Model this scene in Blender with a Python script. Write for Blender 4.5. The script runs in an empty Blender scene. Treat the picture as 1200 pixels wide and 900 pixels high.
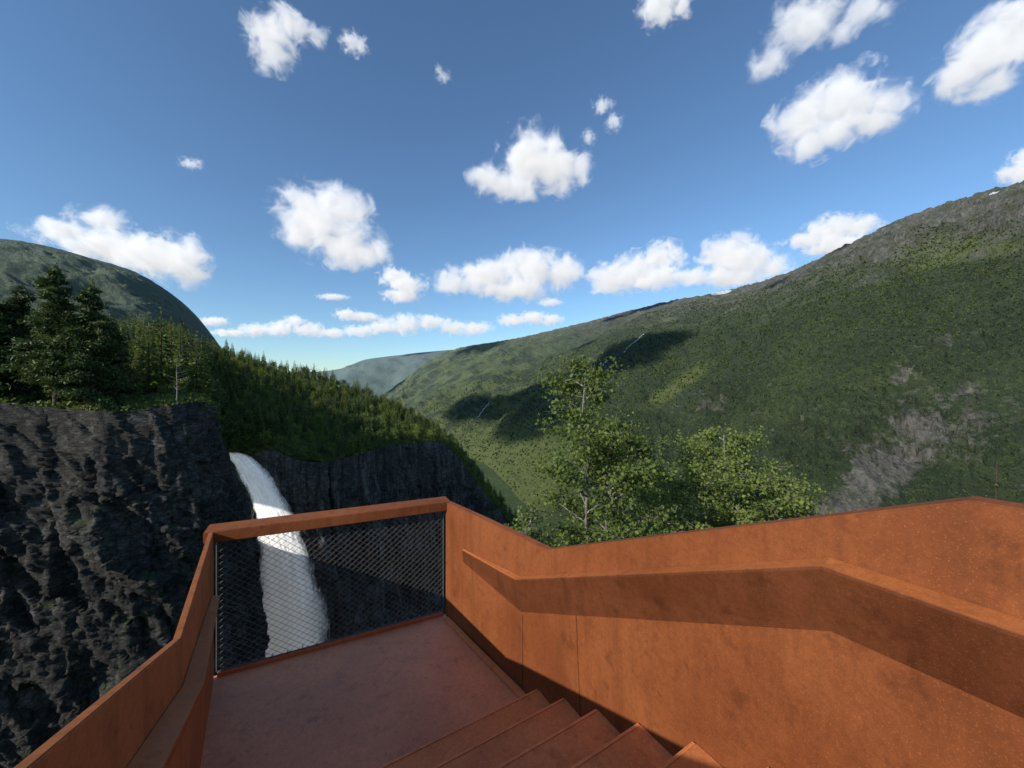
import bpy, bmesh, math, random
import numpy as np
from mathutils import Vector, Matrix
from mathutils.bvhtree import BVHTree
F=451.0
random.seed(7); rng=np.random.default_rng(7)
scene=bpy.context.scene; C=scene.collection
SUN_AZ=228.0; SUN_EL=27.5

def P(u,v,Y): return np.array(((u-600)/F*Y, Y, -(v-450)/F*Y))

# ---------------------------------------------------------------- noise
_perm=rng.permutation(256); _perm=np.concatenate([_perm,_perm,_perm])
_g=rng.normal(size=(256,3)); _g/=np.linalg.norm(_g,axis=1)[:,None]
def pn(p):
    p=np.asarray(p,float); i=np.floor(p).astype(int); f=p-i; i&=255
    w=f*f*f*(f*(f*6-15)+10); out=0
    for dx in (0,1):
        for dy in (0,1):
            for dz in (0,1):
                h=_perm[_perm[_perm[(i[...,0]+dx)&255]+((i[...,1]+dy)&255)]+((i[...,2]+dz)&255)]
                g=_g[h&255]; d=(g*(f-np.array([dx,dy,dz]))).sum(-1)
                ww=(w[...,0] if dx else 1-w[...,0])*(w[...,1] if dy else 1-w[...,1])*(w[...,2] if dz else 1-w[...,2])
                out=out+ww*d
    return out*1.6
def fbm(p,o=4,gain=.5):
    a=1;s=0;p=np.asarray(p,float)
    for k in range(o): s=s+a*pn(p+k*17.3); a*=gain; p=p*2.03
    return s
def ridged(p,o=4):
    a=1;s=0;p=np.asarray(p,float)
    for k in range(o): s=s+a*(1-2*np.abs(pn(p+k*9.1))); a*=.5; p=p*2.1
    return s
def cellp(p,tilt=1.3):
    i=np.floor(p).astype(int);f=p-i-.5;i=i&255
    h=_perm[_perm[_perm[i[...,0]]+i[...,1]]+i[...,2]]
    r0=(h&255)/255.0-.5;r1=_perm[h+1]/255.0-.5;r2=_perm[h+7]/255.0-.5;r3=_perm[h+13]/255.0-.5
    return r0+tilt*(r1*f[...,0]+r2*f[...,1]+r3*f[...,2])
def sstep(a,b,x):
    t=np.clip((x-a)/(b-a),0,1); return t*t*(3-2*t)
def catmull(pts,n):
    pts=np.array(pts,float); m=len(pts); x=np.linspace(0,m-1,n); i=np.clip(np.floor(x).astype(int),0,m-2); f=(x-i)[:,None]
    g=lambda k: pts[np.clip(k,0,m-1)]
    a,b,c,d=g(i-1),g(i),g(i+1),g(i+2)
    return .5*(2*b+(c-a)*f+(2*a-5*b+4*c-d)*f*f+(3*b-a-3*c+d)*f**3)
def lerp_pts(pts,n):
    pts=np.array(pts,float); x=np.linspace(0,len(pts)-1,n)
    return np.stack([np.interp(x,np.arange(len(pts)),pts[:,k]) for k in range(pts.shape[1])],1)

# ---------------------------------------------------------------- mesh helpers
def fast(name,V,Fc):
    V=np.asarray(V,np.float32); Fc=np.asarray(Fc,np.int32); k=Fc.shape[1]
    me=bpy.data.meshes.new(name); me.vertices.add(len(V)); me.vertices.foreach_set('co',V.ravel())
    me.loops.add(Fc.size); me.loops.foreach_set('vertex_index',Fc.ravel())
    me.polygons.add(len(Fc)); me.polygons.foreach_set('loop_start',np.arange(0,Fc.size,k,dtype=np.int32))
    me.update(calc_edges=True); return me
def gridfaces(n,m):
    a=np.arange(n*m).reshape(n,m)
    return np.stack([a[:-1,:-1],a[1:,:-1],a[1:,1:],a[:-1,1:]],-1).reshape(-1,4)
def link(name,me,mats,parent=None,smooth=False):
    o=bpy.data.objects.new(name,me); C.objects.link(o)
    for m in (mats if isinstance(mats,(list,tuple)) else [mats]): me.materials.append(m)
    if smooth: me.polygons.foreach_set('use_smooth',np.ones(len(me.polygons),bool))
    if parent is not None: o.parent=parent
    return o
def attr(me,name,arr):
    a=me.attributes.new(name,'FLOAT','POINT'); a.data.foreach_set('value',np.asarray(arr,np.float32).ravel())
def tag(o,label,cat,group=None):
    o['label']=label;o['category']=cat
    if group:o['group']=group
    return o
def struct(o): o['kind']='structure'; return o
def empty(name,loc,label,cat,group=None):
    o=bpy.data.objects.new(name,None);C.objects.link(o);o.location=loc;o.empty_display_size=.3
    return tag(o,label,cat,group)
def prism(bm,poly,z0,z1):
    lo=[bm.verts.new((p[0],p[1],z0)) for p in poly]; hi=[bm.verts.new((p[0],p[1],z1)) for p in poly]
    bm.faces.new(hi);bm.faces.new(lo[::-1]);n=len(poly)
    for i in range(n): bm.faces.new((lo[i],lo[(i+1)%n],hi[(i+1)%n],hi[i]))
def sweep(bm,sections,cap=True):
    R=[[bm.verts.new(tuple(p)) for p in s] for s in sections];n=len(R[0])
    for a,b in zip(R[:-1],R[1:]):
        for i in range(n): bm.faces.new((a[i],a[(i+1)%n],b[(i+1)%n],b[i]))
    if cap: bm.faces.new(R[0][::-1]);bm.faces.new(R[-1])
def bmobj(name,bm,m,parent=None,bevel=0):
    bmesh.ops.recalc_face_normals(bm,faces=bm.faces)
    if bevel: bmesh.ops.bevel(bm,geom=[e for e in bm.edges if e.calc_face_angle(0)>.35],offset=bevel,segments=2,affect='EDGES',clamp_overlap=True)
    me=bpy.data.meshes.new(name);bm.to_mesh(me);bm.free()
    return link(name,me,m,parent)
def tube_np(pts,rad,n=6):
    pts=np.asarray(pts,float);rad=np.asarray(rad,float);k=len(pts)
    d=np.gradient(pts,axis=0);d/=np.linalg.norm(d,axis=1)[:,None]+1e-9
    up=np.where(np.abs(d[:,2:3])>.9,np.array([[1.,0,0]]),np.array([[0,0,1.]]))
    a=np.cross(d,up);a/=np.linalg.norm(a,axis=1)[:,None]+1e-9;b=np.cross(d,a)
    th=np.linspace(0,2*np.pi,n,endpoint=False)
    V=pts[:,None]+rad[:,None,None]*(np.cos(th)[None,:,None]*a[:,None]+np.sin(th)[None,:,None]*b[:,None])
    ix=np.arange(k*n).reshape(k,n)
    Fc=np.stack([ix[:-1],np.roll(ix[:-1],-1,1),np.roll(ix[1:],-1,1),ix[1:]],-1).reshape(-1,4)
    return V.reshape(-1,3),Fc
class Geo:
    def __init__(s): s.V=[];s.F=[];s.n=0
    def add(s,V,Fc): s.V.append(np.asarray(V));s.F.append(np.asarray(Fc)+s.n);s.n+=len(V)
    def tube(s,p,r,n=6): s.add(*tube_np(p,r,n))
    def me(s,name): return fast(name,np.concatenate(s.V),np.concatenate(s.F))
    def arr(s): return np.concatenate(s.V),np.concatenate(s.F)
def rdir(n):
    v=rng.normal(size=(n,3));return v/np.linalg.norm(v,axis=1)[:,None]
def blades(c,d,w):
    n=len(c);V=np.stack([c-d/2,c+w/2,c+d/2,c-w/2],1).reshape(-1,3);return V,np.arange(4*n).reshape(n,4)
def leafcloud(c,size,aspect=.65,flat=.0):
    n=len(c);d=rdir(n);d[:,2]*=(1-flat);r=rdir(n);w=np.cross(d,r);w/=np.linalg.norm(w,axis=1)[:,None]+1e-9
    d/=np.linalg.norm(d,axis=1)[:,None]+1e-9
    s=size*rng.uniform(.65,1.25,(n,1));return blades(c,d*s,w*s*aspect)

# ---------------------------------------------------------------- materials
def newmat(name):
    m=bpy.data.materials.new(name);m.use_nodes=True;nt=m.node_tree
    return m,nt,nt.nodes['Principled BSDF']
def nd(nt,t,**kw):
    n=nt.nodes.new(t)
    for k,v in kw.items():
        if k.startswith('_'): setattr(n,k[1:],v)
        else:
            s=n.inputs[k.replace('__',' ')]
            if hasattr(v,'is_output'): nt.links.new(v,s)
            else: s.default_value=v
    return n
def noise(nt,vec,scale,detail=5,rough=.6,dist=0):
    n=nd(nt,'ShaderNodeTexNoise',Scale=scale,Detail=detail,Roughness=rough,Distortion=dist);nt.links.new(vec,n.inputs['Vector']);return n.outputs['Fac']
def mapv(nt,vec,scale,rot=(0,0,0)):
    n=nd(nt,'ShaderNodeMapping');n.inputs['Scale'].default_value=scale;n.inputs['Rotation'].default_value=rot;nt.links.new(vec,n.inputs['Vector']);return n.outputs['Vector']
def ramp(nt,fac,stops):
    n=nt.nodes.new('ShaderNodeValToRGB');e=n.color_ramp.elements
    while len(e)<len(stops): e.new(.5)
    for k,(p,c) in enumerate(stops):
        e[k].position=p; e[k].color=(c,c,c,1) if not isinstance(c,tuple) else (*c,1)
    nt.links.new(fac,n.inputs['Fac']);return n.outputs['Color']
def mix(nt,fac,a,b,mode='MIX'):
    n=nt.nodes.new('ShaderNodeMix');n.data_type='RGBA';n.blend_type=mode
    for s,v in ((n.inputs[0],fac),(n.inputs[6],a),(n.inputs[7],b)):
        if hasattr(v,'is_output'): nt.links.new(v,s)
        elif isinstance(v,tuple): s.default_value=(*v,1)
        else: s.default_value=v
    return n.outputs[2]
def mth(nt,op,a,b=0.0,clamp=False):
    n=nt.nodes.new('ShaderNodeMath');n.operation=op;n.use_clamp=clamp
    for s,v in zip(n.inputs,(a,b)):
        if hasattr(v,'is_output'): nt.links.new(v,s)
        else: s.default_value=v
    return n.outputs[0]
def pos(nt): return nd(nt,'ShaderNodeNewGeometry').outputs['Position']
def bump(nt,b,h,strength,dist):
    n=nd(nt,'ShaderNodeBump',Strength=strength,Distance=dist);nt.links.new(h,n.inputs['Height']);nt.links.new(n.outputs['Normal'],b.inputs['Normal']);return n
def att(nt,name): return nd(nt,'ShaderNodeAttribute',_attribute_name=name).outputs['Fac']

def corten(name,dark,mid,light,rough=(.55,.8),streak=True,spec=.35):
    m,nt,b=newmat(name);p=pos(nt)
    n1=noise(nt,p,1.3,7,.65,.4);n2=noise(nt,p,45,4,.7);n3=noise(nt,mapv(nt,p,(9,9,.9)),1.0,5,.65)
    c=ramp(nt,n1,[(.3,dark),(.5,mid),(.72,light)])
    c=mix(nt,ramp(nt,n2,[(.42,.0),(.75,.45)]),c,tuple(x*.6 for x in dark))
    if streak: c=mix(nt,ramp(nt,n3,[(.48,0.),(.70,.6)]),c,tuple(x*.55 for x in mid))
    n4=noise(nt,p,220,2,.5); c=mix(nt,ramp(nt,n4,[(.58,0.),(.74,.5)]),c,tuple(min(1,x*1.45) for x in light))
    n5=noise(nt,p,7,5,.75); c=mix(nt,ramp(nt,n5,[(.54,0.),(.70,.6)]),c,tuple(x*.55 for x in dark))
    nt.links.new(c,b.inputs['Base Color'])
    r=nd(nt,'ShaderNodeMapRange');nt.links.new(n1,r.inputs[0]);r.inputs[1].default_value=.3;r.inputs[2].default_value=.7;r.inputs[3].default_value=rough[0];r.inputs[4].default_value=rough[1]
    nt.links.new(r.outputs[0],b.inputs['Roughness']);b.inputs['Specular IOR Level'].default_value=spec
    bump(nt,b,noise(nt,p,260,3,.6),.2,.0015);return m
M={}
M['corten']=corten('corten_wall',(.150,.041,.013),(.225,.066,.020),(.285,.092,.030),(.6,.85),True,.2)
M['corten_shade_lift']=corten('corten_wall_shade_lift',(.26,.080,.024),(.39,.124,.037),(.48,.162,.05),(.6,.85),True,.2)  # same steel as the right wall, lightened to offset the left side's shade
M['corten_rail']=corten('corten_rail',(.085,.024,.009),(.132,.039,.014),(.175,.055,.02),(.5,.7),True,.2)  # handrail underside's shade painted in as darker steel; weld seams share it
M['corten_lip_lit']=corten('corten_lip_lit',(.26,.078,.025),(.37,.117,.036),(.45,.152,.048),(.5,.7),False,.2)  # light on the handrail's top edge painted in as paler steel
M['corten_floor']=corten('corten_floor',(.42,.170,.085),(.60,.245,.120),(.72,.31,.155),(.36,.6),False,.4)
M['corten_step']=corten('corten_step',(.42,.140,.050),(.60,.205,.072),(.70,.26,.095),(.5,.7),False,.3)
M['corten_nose']=corten('corten_nosing',(.50,.17,.06),(.70,.25,.09),(.80,.32,.12),(.45,.6),False,.3)
m,nt,b=newmat('grey_wire');b.inputs['Base Color'].default_value=(.15,.14,.13,1);b.inputs['Metallic'].default_value=.25;b.inputs['Roughness'].default_value=.5;M['wire']=m

def leafmat(name,c1,c2,trans=.35,scale=.4):
    m,nt,b=newmat(name);g=nd(nt,'ShaderNodeNewGeometry')
    n=noise(nt,g.outputs['Position'],scale,3,.6)
    f=mth(nt,'ADD',mth(nt,'MULTIPLY',n,.6),mth(nt,'MULTIPLY',g.outputs['Random Per Island'],.4))
    oi=nd(nt,'ShaderNodeObjectInfo').outputs['Random']
    f=mth(nt,'ADD',f,mth(nt,'MULTIPLY',mth(nt,'SUBTRACT',oi,.5),.35))
    c=ramp(nt,f,[(.3,c1),(.7,c2)])
    nt.links.new(c,b.inputs['Base Color']);b.inputs['Roughness'].default_value=.6;b.inputs['Specular IOR Level'].default_value=.25
    t=nd(nt,'ShaderNodeBsdfTranslucent');nt.links.new(mix(nt,.5,c,(.20,.25,.03)),t.inputs['Color'])
    mx=nd(nt,'ShaderNodeMixShader');mx.inputs[0].default_value=trans
    nt.links.new(b.outputs[0],mx.inputs[1]);nt.links.new(t.outputs[0],mx.inputs[2])
    nt.links.new(mx.outputs[0],nt.nodes['Material Output'].inputs['Surface']);return m
M['spruce']=leafmat('spruce_needles',(.050,.082,.022),(.185,.225,.058),.3,.05)
M['pine']=leafmat('pine_needles',(.022,.042,.017),(.075,.108,.034),.15,.3)
M['birch']=leafmat('birch_leaves',(.09,.14,.032),(.20,.255,.06),.4,.1)
M['aspen']=leafmat('aspen_leaves',(.075,.122,.026),(.205,.255,.062),.4,.8)
M['shrub']=leafmat('shrub_leaves',(.065,.105,.026),(.165,.205,.05),.3,.08)
def barkmat(name,a,b_,s):
    m,nt,b=newmat(name);p=pos(nt);nt.links.new(ramp(nt,noise(nt,mapv(nt,p,(s,s,s*.3)),1,5),[(.35,a),(.65,b_)]),b.inputs['Base Color']);b.inputs['Roughness'].default_value=.9;return m
M['bark']=barkmat('conifer_bark',(.035,.025,.018),(.10,.07,.05),6)
M['birchbark']=barkmat('pale_bark',(.08,.07,.06),(.30,.28,.25),20)
M['deadwood']=barkmat('dead_wood',(.12,.115,.11),(.26,.25,.23),4)

def rockmat(name,lo,mid,hi,s,moss=.5,streak=0.):
    m,nt,b=newmat(name);g=nd(nt,'ShaderNodeNewGeometry');p=g.outputs['Position']
    pr=mapv(nt,p,(1,1,1.6),(.35,.25,.2))
    n1=noise(nt,pr,.06*s,8,.7,.6);n2=noise(nt,pr,.8*s,7,.8)
    c=ramp(nt,mth(nt,'ADD',mth(nt,'MULTIPLY',n1,.4),mth(nt,'MULTIPLY',n2,.6)),[(.40,lo),(.5,mid),(.62,hi)])
    if streak:
        n3=noise(nt,mapv(nt,p,(.22,.22,.018)),1,5,.65);c=mix(nt,ramp(nt,n3,[(.5,0.),(.66,streak)]),c,tuple(x*1.3 for x in hi))
        n5=noise(nt,mapv(nt,p,(.3,.3,.02)),1.3,4,.6);c=mix(nt,ramp(nt,n5,[(.52,0.),(.64,.8)]),c,lo)
    nz=nd(nt,'ShaderNodeTexNoise',Scale=.5*s,Detail=5);nt.links.new(pr,nz.inputs['Vector']);sc_=nd(nt,'ShaderNodeVectorMath',_operation='SCALE',Scale=1.2/s);nt.links.new(nz.outputs['Color'],sc_.inputs[0])
    hs=[]
    for (vs_,scl,wd) in (((1,1,.30),.30,.05),((.6,.6,2.2),.75,.07)):
        vo=nd(nt,'ShaderNodeTexVoronoi',_feature='DISTANCE_TO_EDGE',Scale=scl*s);wp=nd(nt,'ShaderNodeVectorMath',_operation='ADD')
        nt.links.new(mapv(nt,p,vs_,(.1,.25,.4)),wp.inputs[0]);nt.links.new(sc_.outputs[0],wp.inputs[1]);nt.links.new(wp.outputs[0],vo.inputs['Vector'])
        c=mix(nt,mth(nt,'MULTIPLY',ramp(nt,vo.outputs['Distance'],[(.0,1.),(wd,0.)]),.75),c,tuple(x*.35 for x in lo));hs.append(vo.outputs['Distance'])
    sep=nd(nt,'ShaderNodeSeparateXYZ');nt.links.new(g.outputs['Normal'],sep.inputs[0])
    up=mth(nt,'ADD',sep.outputs[2],mth(nt,'MULTIPLY',mth(nt,'SUBTRACT',noise(nt,p,.09*s,5),.5),1.3))
    c=mix(nt,ramp(nt,up,[(.58,0.),(.88,moss)]),c,(.07,.095,.028))
    nt.links.new(c,b.inputs['Base Color']);b.inputs['Roughness'].default_value=.7;b.inputs['Specular IOR Level'].default_value=.25
    h=mth(nt,'ADD',mth(nt,'MULTIPLY',n2,.9),mth(nt,'ADD',mth(nt,'MINIMUM',hs[0],.12),mth(nt,'MINIMUM',hs[1],.12)));bump(nt,b,h,.9,.6/s);return m
M['rock']=rockmat('dark_cliff_rock',(.017,.016,.0155),(.045,.042,.039),(.135,.127,.115),1.0,.6)
M['rockmid']=rockmat('grey_cliff_rock',(.028,.027,.026),(.072,.068,.063),(.185,.174,.159),.5,.5,.6)

def terrain(name,g0,g1,g2,r0,r1,sc,haze,hc,bumpd,alpine=None,lush_sunlit_col=(.135,.16,.038)):
    m,nt,b=newmat(name);p=pos(nt)
    nb=noise(nt,p,sc,8,.65,.3);nf=noise(nt,p,sc*16,6,.75);nm=noise(nt,p,sc*4,5,.65)
    c=ramp(nt,mth(nt,'ADD',mth(nt,'MULTIPLY',nb,.35),mth(nt,'MULTIPLY',nf,.65)),[(.36,g0),(.52,g1),(.66,g2)])
    if alpine:
        sep=nd(nt,'ShaderNodeSeparateXYZ');nt.links.new(p,sep.inputs[0])
        z=mth(nt,'ADD',sep.outputs[2],mth(nt,'MULTIPLY',mth(nt,'SUBTRACT',nb,.5),700.))
        mr=nd(nt,'ShaderNodeMapRange');nt.links.new(z,mr.inputs[0]);mr.inputs[1].default_value=alpine[0];mr.inputs[2].default_value=alpine[1]
        c=mix(nt,mr.outputs[0],c,mix(nt,ramp(nt,nm,[(.4,0.),(.62,1.)]),alpine[2],alpine[3]))
    c=mix(nt,mth(nt,'MULTIPLY',att(nt,'lush_sunlit'),.75),c,lush_sunlit_col)
    rk=mix(nt,ramp(nt,noise(nt,mapv(nt,p,(1.6,1.6,.4)),sc*9,7,.75),[(.38,0.),(.62,1.)]),r0,r1)
    rf=mth(nt,'ADD',att(nt,'rock'),mth(nt,'MULTIPLY',mth(nt,'SUBTRACT',mth(nt,'ADD',mth(nt,'MULTIPLY',nm,.6),mth(nt,'MULTIPLY',nf,.4)),.5),2.0))
    c=mix(nt,ramp(nt,rf,[(.40,0.),(.66,1.)]),c,rk)
    sf=mth(nt,'ADD',att(nt,'snow'),mth(nt,'MULTIPLY',mth(nt,'SUBTRACT',nf,.5),.6))
    c=mix(nt,ramp(nt,sf,[(.5,0.),(.56,1.)]),c,(.75,.78,.8))
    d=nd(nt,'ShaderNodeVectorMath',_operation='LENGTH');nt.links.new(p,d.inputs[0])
    c=mix(nt,mth(nt,'MULTIPLY',d.outputs['Value'],haze,True),c,hc)  # distance haze painted into the base colour
    nt.links.new(c,b.inputs['Base Color']);b.inputs['Roughness'].default_value=.95;b.inputs['Specular IOR Level'].default_value=.1
    bump(nt,b,mth(nt,'ADD',nf,mth(nt,'MULTIPLY',nm,.8)),1.0,bumpd);return m
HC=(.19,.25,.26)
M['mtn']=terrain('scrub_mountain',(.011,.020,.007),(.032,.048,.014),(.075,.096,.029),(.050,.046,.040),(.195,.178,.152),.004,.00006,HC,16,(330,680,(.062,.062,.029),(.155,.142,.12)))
M['farhill']=terrain('hazy_far_hill',(.04,.065,.03),(.065,.09,.04),(.10,.12,.05),(.1,.1,.1),(.2,.2,.2),.002,.00006,(.20,.27,.31),20)
M['lefthill']=terrain('round_hill',(.045,.068,.028),(.085,.112,.044),(.14,.162,.068),(.14,.135,.115),(.25,.24,.21),.006,.00016,HC,14)
M['hillground']=terrain('forest_ground',(.04,.065,.02),(.07,.098,.027),(.115,.145,.04),(.07,.07,.065),(.15,.145,.14),.05,.0,HC,.8)
M['valley']=terrain('valley_fields',(.035,.055,.016),(.055,.08,.022),(.10,.125,.034),(.1,.1,.1),(.2,.2,.2),.006,.00004,HC,3)

# ---------------------------------------------------------------- world, sun, camera
w=bpy.data.worlds.new("World");scene.world=w;w.use_nodes=True;nt=w.node_tree
sky=nt.nodes.new('ShaderNodeTexSky');sky.sky_type='NISHITA';sky.sun_disc=False
sky.sun_elevation=math.radians(SUN_EL);sky.sun_rotation=math.radians(SUN_AZ);sky.altitude=300;sky.air_density=1.0;sky.dust_density=.3;sky.ozone_density=1.5
nt.links.new(mix(nt,1.0,sky.outputs[0],(.72,.91,1.05),'MULTIPLY'),nt.nodes['Background'].inputs[0]);nt.nodes['Background'].inputs[1].default_value=.15
a,e=math.radians(SUN_AZ),math.radians(SUN_EL)
sd=Vector((math.sin(a)*math.cos(e),math.cos(a)*math.cos(e),math.sin(e)))
L=bpy.data.lights.new('sun','SUN');L.energy=4.8;L.angle=math.radians(.53);L.color=(1,.93,.82)
lo=bpy.data.objects.new('sun',L);C.objects.link(lo);lo.rotation_euler=(-sd).to_track_quat('-Z','Y').to_euler();lo.location=(-50,-45,40)
cam=bpy.data.cameras.new('camera');cam.sensor_width=36;cam.lens=36*F/1200;cam.clip_start=.03;cam.clip_end=80000
co=bpy.data.objects.new('camera',cam);C.objects.link(co);co.rotation_euler=(math.radians(90),0,0);scene.camera=co
scene.view_settings.view_transform='Standard';scene.view_settings.look='None';scene.view_settings.exposure=0

# ---------------------------------------------------------------- viewing platform
Lc=np.array((-2.31,2.98));Rc=np.array((-.657,3.8));P1=np.array((.08,2.87));K=np.array((-1.485,1.73))
D=np.array((.498,-.867));D/=np.linalg.norm(D);FZ=-2.28;RISE=.15;RUN=.30
def rw(t): return P1+D*t
def lw(t): return K+D*t
plat=empty('viewing_platform',(0,0,FZ),'rust orange weathering steel lookout platform with stairs and solid parapets in the foreground','viewing platform')
INVP=Matrix.Translation((0,0,-FZ))
def part(name,bm,m,bevel=.003):
    o=bmobj(name,bm,m,None,bevel);o.parent=plat;o.matrix_parent_inverse=INVP;return o
def unit(v): return v/np.linalg.norm(v)
def perp_in(d,ref):
    n=np.array((-d[1],d[0]));return n if np.dot(n,ref)>0 else -n
INR=np.array((-.87,-.5));INL=-INR
bm=bmesh.new();prism(bm,[Lc+(-.03,.02),Rc+(.02,.03),P1+(.05,0),rw(.45),lw(.3),K+(-.05,-.02)],FZ-.06,FZ);part('landing_floor',bm,M['corten_floor'])
def nose(i): return rw(.21+RUN*(i-1)),lw(.04+RUN*(i-1))
for i in range(1,7):
    r0,l0=nose(i);r1,l1=nose(i+1)
    if i==6:r1,l1=rw(7.5),lw(7.4)
    else:r1=r1+D*.012;l1=l1+D*.012
    z=FZ+RISE*i
    bm=bmesh.new();prism(bm,[l0,r0,r1,l1],z-RISE-.003,z)
    stp=part('step' if i<6 else 'upper_floor',bm,M['corten_step'],bevel=.004)
    bm=bmesh.new();iw=unit(r0-l0)
    prism(bm,[l0+iw*.01-D*.004,r0-iw*.01-D*.004,r0-iw*.01+D*.012,l0+iw*.01+D*.012],z-.02,z+.004);bmobj('nosing',bm,M['corten_nose'],stp,.0015)
def wall(name,st,nin,th,m):
    bm=bmesh.new();secs=[]
    for (xy,zt,zb) in st:
        o=xy-nin*th
        secs.append([(xy[0],xy[1],zb),(xy[0],xy[1],zt),(o[0],o[1],zt+.004),(o[0],o[1],zb)])
    sweep(bm,secs);return part(name,bm,m,bevel=.004)
TH=.055
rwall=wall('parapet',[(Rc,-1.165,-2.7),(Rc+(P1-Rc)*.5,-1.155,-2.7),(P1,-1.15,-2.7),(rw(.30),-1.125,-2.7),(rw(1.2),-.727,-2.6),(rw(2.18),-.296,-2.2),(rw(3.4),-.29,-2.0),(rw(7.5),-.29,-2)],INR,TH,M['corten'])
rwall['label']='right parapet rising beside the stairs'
lwall=wall('parapet',[(Lc,-1.14,-2.7),(K,-1.14,-2.7),(lw(1.2),-.705,-2.5),(lw(2.3),-.30,-2.2),(lw(7.4),-.29,-2)],INL,.03,M['corten_shade_lift'])
lwall['label']='left parapet above the gorge'
def handrail(st,nin,parent,label,mt):
    bm=bmesh.new();secs=[]
    for (xy,off,z,drop) in st:
        lip=xy+nin*off;lw_=xy+nin*.003
        secs.append([(lw_[0],lw_[1],z+.012),(lip[0],lip[1],z),(lip[0],lip[1],z-.010),(lw_[0],lw_[1],z-drop)])
    sweep(bm,secs);o=bmobj('handrail',bm,mt,parent,.0015);o['label']=label
    me=o.data;me.materials.append(M['corten_lip_lit'])
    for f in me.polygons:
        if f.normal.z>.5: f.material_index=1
    return o
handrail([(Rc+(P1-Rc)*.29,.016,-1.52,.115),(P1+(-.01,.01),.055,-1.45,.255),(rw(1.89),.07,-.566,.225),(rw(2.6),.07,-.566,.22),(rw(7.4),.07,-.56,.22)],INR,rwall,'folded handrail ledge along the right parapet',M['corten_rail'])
handrail([(Lc+(K-Lc)*.12,.05,-1.57,.16),(K,.08,-1.37,.22),(lw(1.2),.11,-.98,.22),(lw(2.3),.11,-.58,.22),(lw(7.4),.11,-.56,.22)],INL,lwall,'folded handrail ledge along the left parapet',M['corten_shade_lift'])
for (xa,xb,za,zb) in [(rw(.62),rw(.66),-1.38,-2.0),(P1,P1,-1.72,-2.26)]:
    p0=np.append(xa+INR*.001,za);p1=np.append(xb+INR*.001,zb);g=Geo();g.tube([p0,p1],[.003,.003],6)
    link('weld_seam',g.me('weld_seam'),M['corten_rail'],rwall)
dd=unit(Rc-Lc);nb=perp_in(dd,np.array((0,-1)))
a0=Lc+dd*.02;b0=Rc-dd*.02
bm=bmesh.new();sweep(bm,[[(*q,FZ+.004),(*q,FZ+.03),(*(q-nb*.03),FZ+.03),(*(q-nb*.03),FZ-.05)] for q in (a0,b0)]);part('toe_plate',bm,M['corten_step'])
bm=bmesh.new()
sweep(bm,[[(*(q+INR*.004),FZ+.002),(*(q+INR*.004),FZ+.02),(*(q+INR*.055),FZ+.014),(*(q+INR*.055),FZ+.002)] for q in (Rc+(P1-Rc)*.05,P1+D*.15)]);part('skirting',bm,M['corten_step'])
rail=bpy.data.objects.new('net_railing',None);C.objects.link(rail);rail.parent=plat;rail['label']='woven wire net railing at the far end of the landing'
rail.matrix_parent_inverse=INVP
bm=bmesh.new();sweep(bm,[[(*(q+nb*.03),z-.085),(*(q+nb*.03),z),(*(q-nb*.16),z+.006),(*(q-nb*.16),z-.085)] for q,z in ((Lc-dd*.06,-1.135),(Rc+dd*.05,-1.16))])
bmobj('top_rail',bm,M['corten'],rail,.005)
Wp=np.linalg.norm(Rc-Lc)
def pp(s,z,off=.0): q=Lc+dd*s-nb*(.02+off);return np.array((q[0],q[1],z))
zb_,zt_=FZ+.035,-1.225;Hh=zt_-zb_;s0,s1=.015,Wp-.015
g=Geo();dx,dz=.064,.050;k=dz/dx
for fam in (1,-1):
    x=(s0-Hh/k) if fam==1 else s0
    while x<(s1 if fam==1 else s1+Hh/k):
        sa,sb=(max(s0,x),min(s1,x+Hh/k)) if fam==1 else (max(s0,x-Hh/k),min(s1,x))
        if sb-sa>.01:
            g.tube([pp(sa,zb_+fam*k*(sa-x),.0016*fam),pp(sb,zb_+fam*k*(sb-x),.0016*fam)],[.0016]*2,5)
        x+=dx
link('wire_net',g.me('wire_net'),M['wire'],rail)
for (q0,q1,r_) in ((pp(s0,zb_),pp(s1,zb_),.005),(pp(s0,zt_),pp(s1,zt_),.005),(pp(s0,zb_),pp(s0,zt_),.005),(pp(s1,zb_),pp(s1,zt_),.005)):
    g=Geo();g.tube([q0,q1],[r_,r_],8);link('edge_rod',g.me('edge_rod'),M['wire'],rail)
for s in np.arange(s0+.04,s1,.11):
    g=Geo();g.tube([pp(s,zb_-.012,-.01),pp(s,zb_+.016,-.01),pp(s,zb_+.016,.012)],[.004]*3,5);link('lacing_clip',g.me('lacing_clip'),M['wire'],rail)

# ---------------------------------------------------------------- ground beneath the platform
def gz(x,y):
    z=-2.95-.78*np.maximum(0,y-2.0)-.25*np.maximum(0,y-25)
    z=z+.30*np.maximum(0,-y-1.0)-.04*np.maximum(0,x-6)
    z=z-4.5*np.maximum(0,-2.3-x-.45*np.minimum(0,2-y)*1.0)
    return np.maximum(z,-358)
xs=np.concatenate([np.linspace(-90,-8,40),np.linspace(-7.8,20,100),np.linspace(21,260,60)]);ys=np.concatenate([np.linspace(-60,-4,30),np.linspace(-3.5,25,90),np.linspace(26,420,80)])
X,Y=np.meshgrid(xs,ys,indexing='ij');Z=gz(X,Y)
Z=Z-np.abs(fbm(np.stack([X/6,Y/6,Z*0],-1),4))*.5
me=fast('hillside',np.stack([X,Y,Z],-1).reshape(-1,3),gridfaces(len(xs),len(ys)));struct(link('hillside',me,M['hillground'],smooth=True))
n=160;r=np.linspace(-1,1,n);r=np.sign(r)*np.abs(r)**2.2*30000
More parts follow.
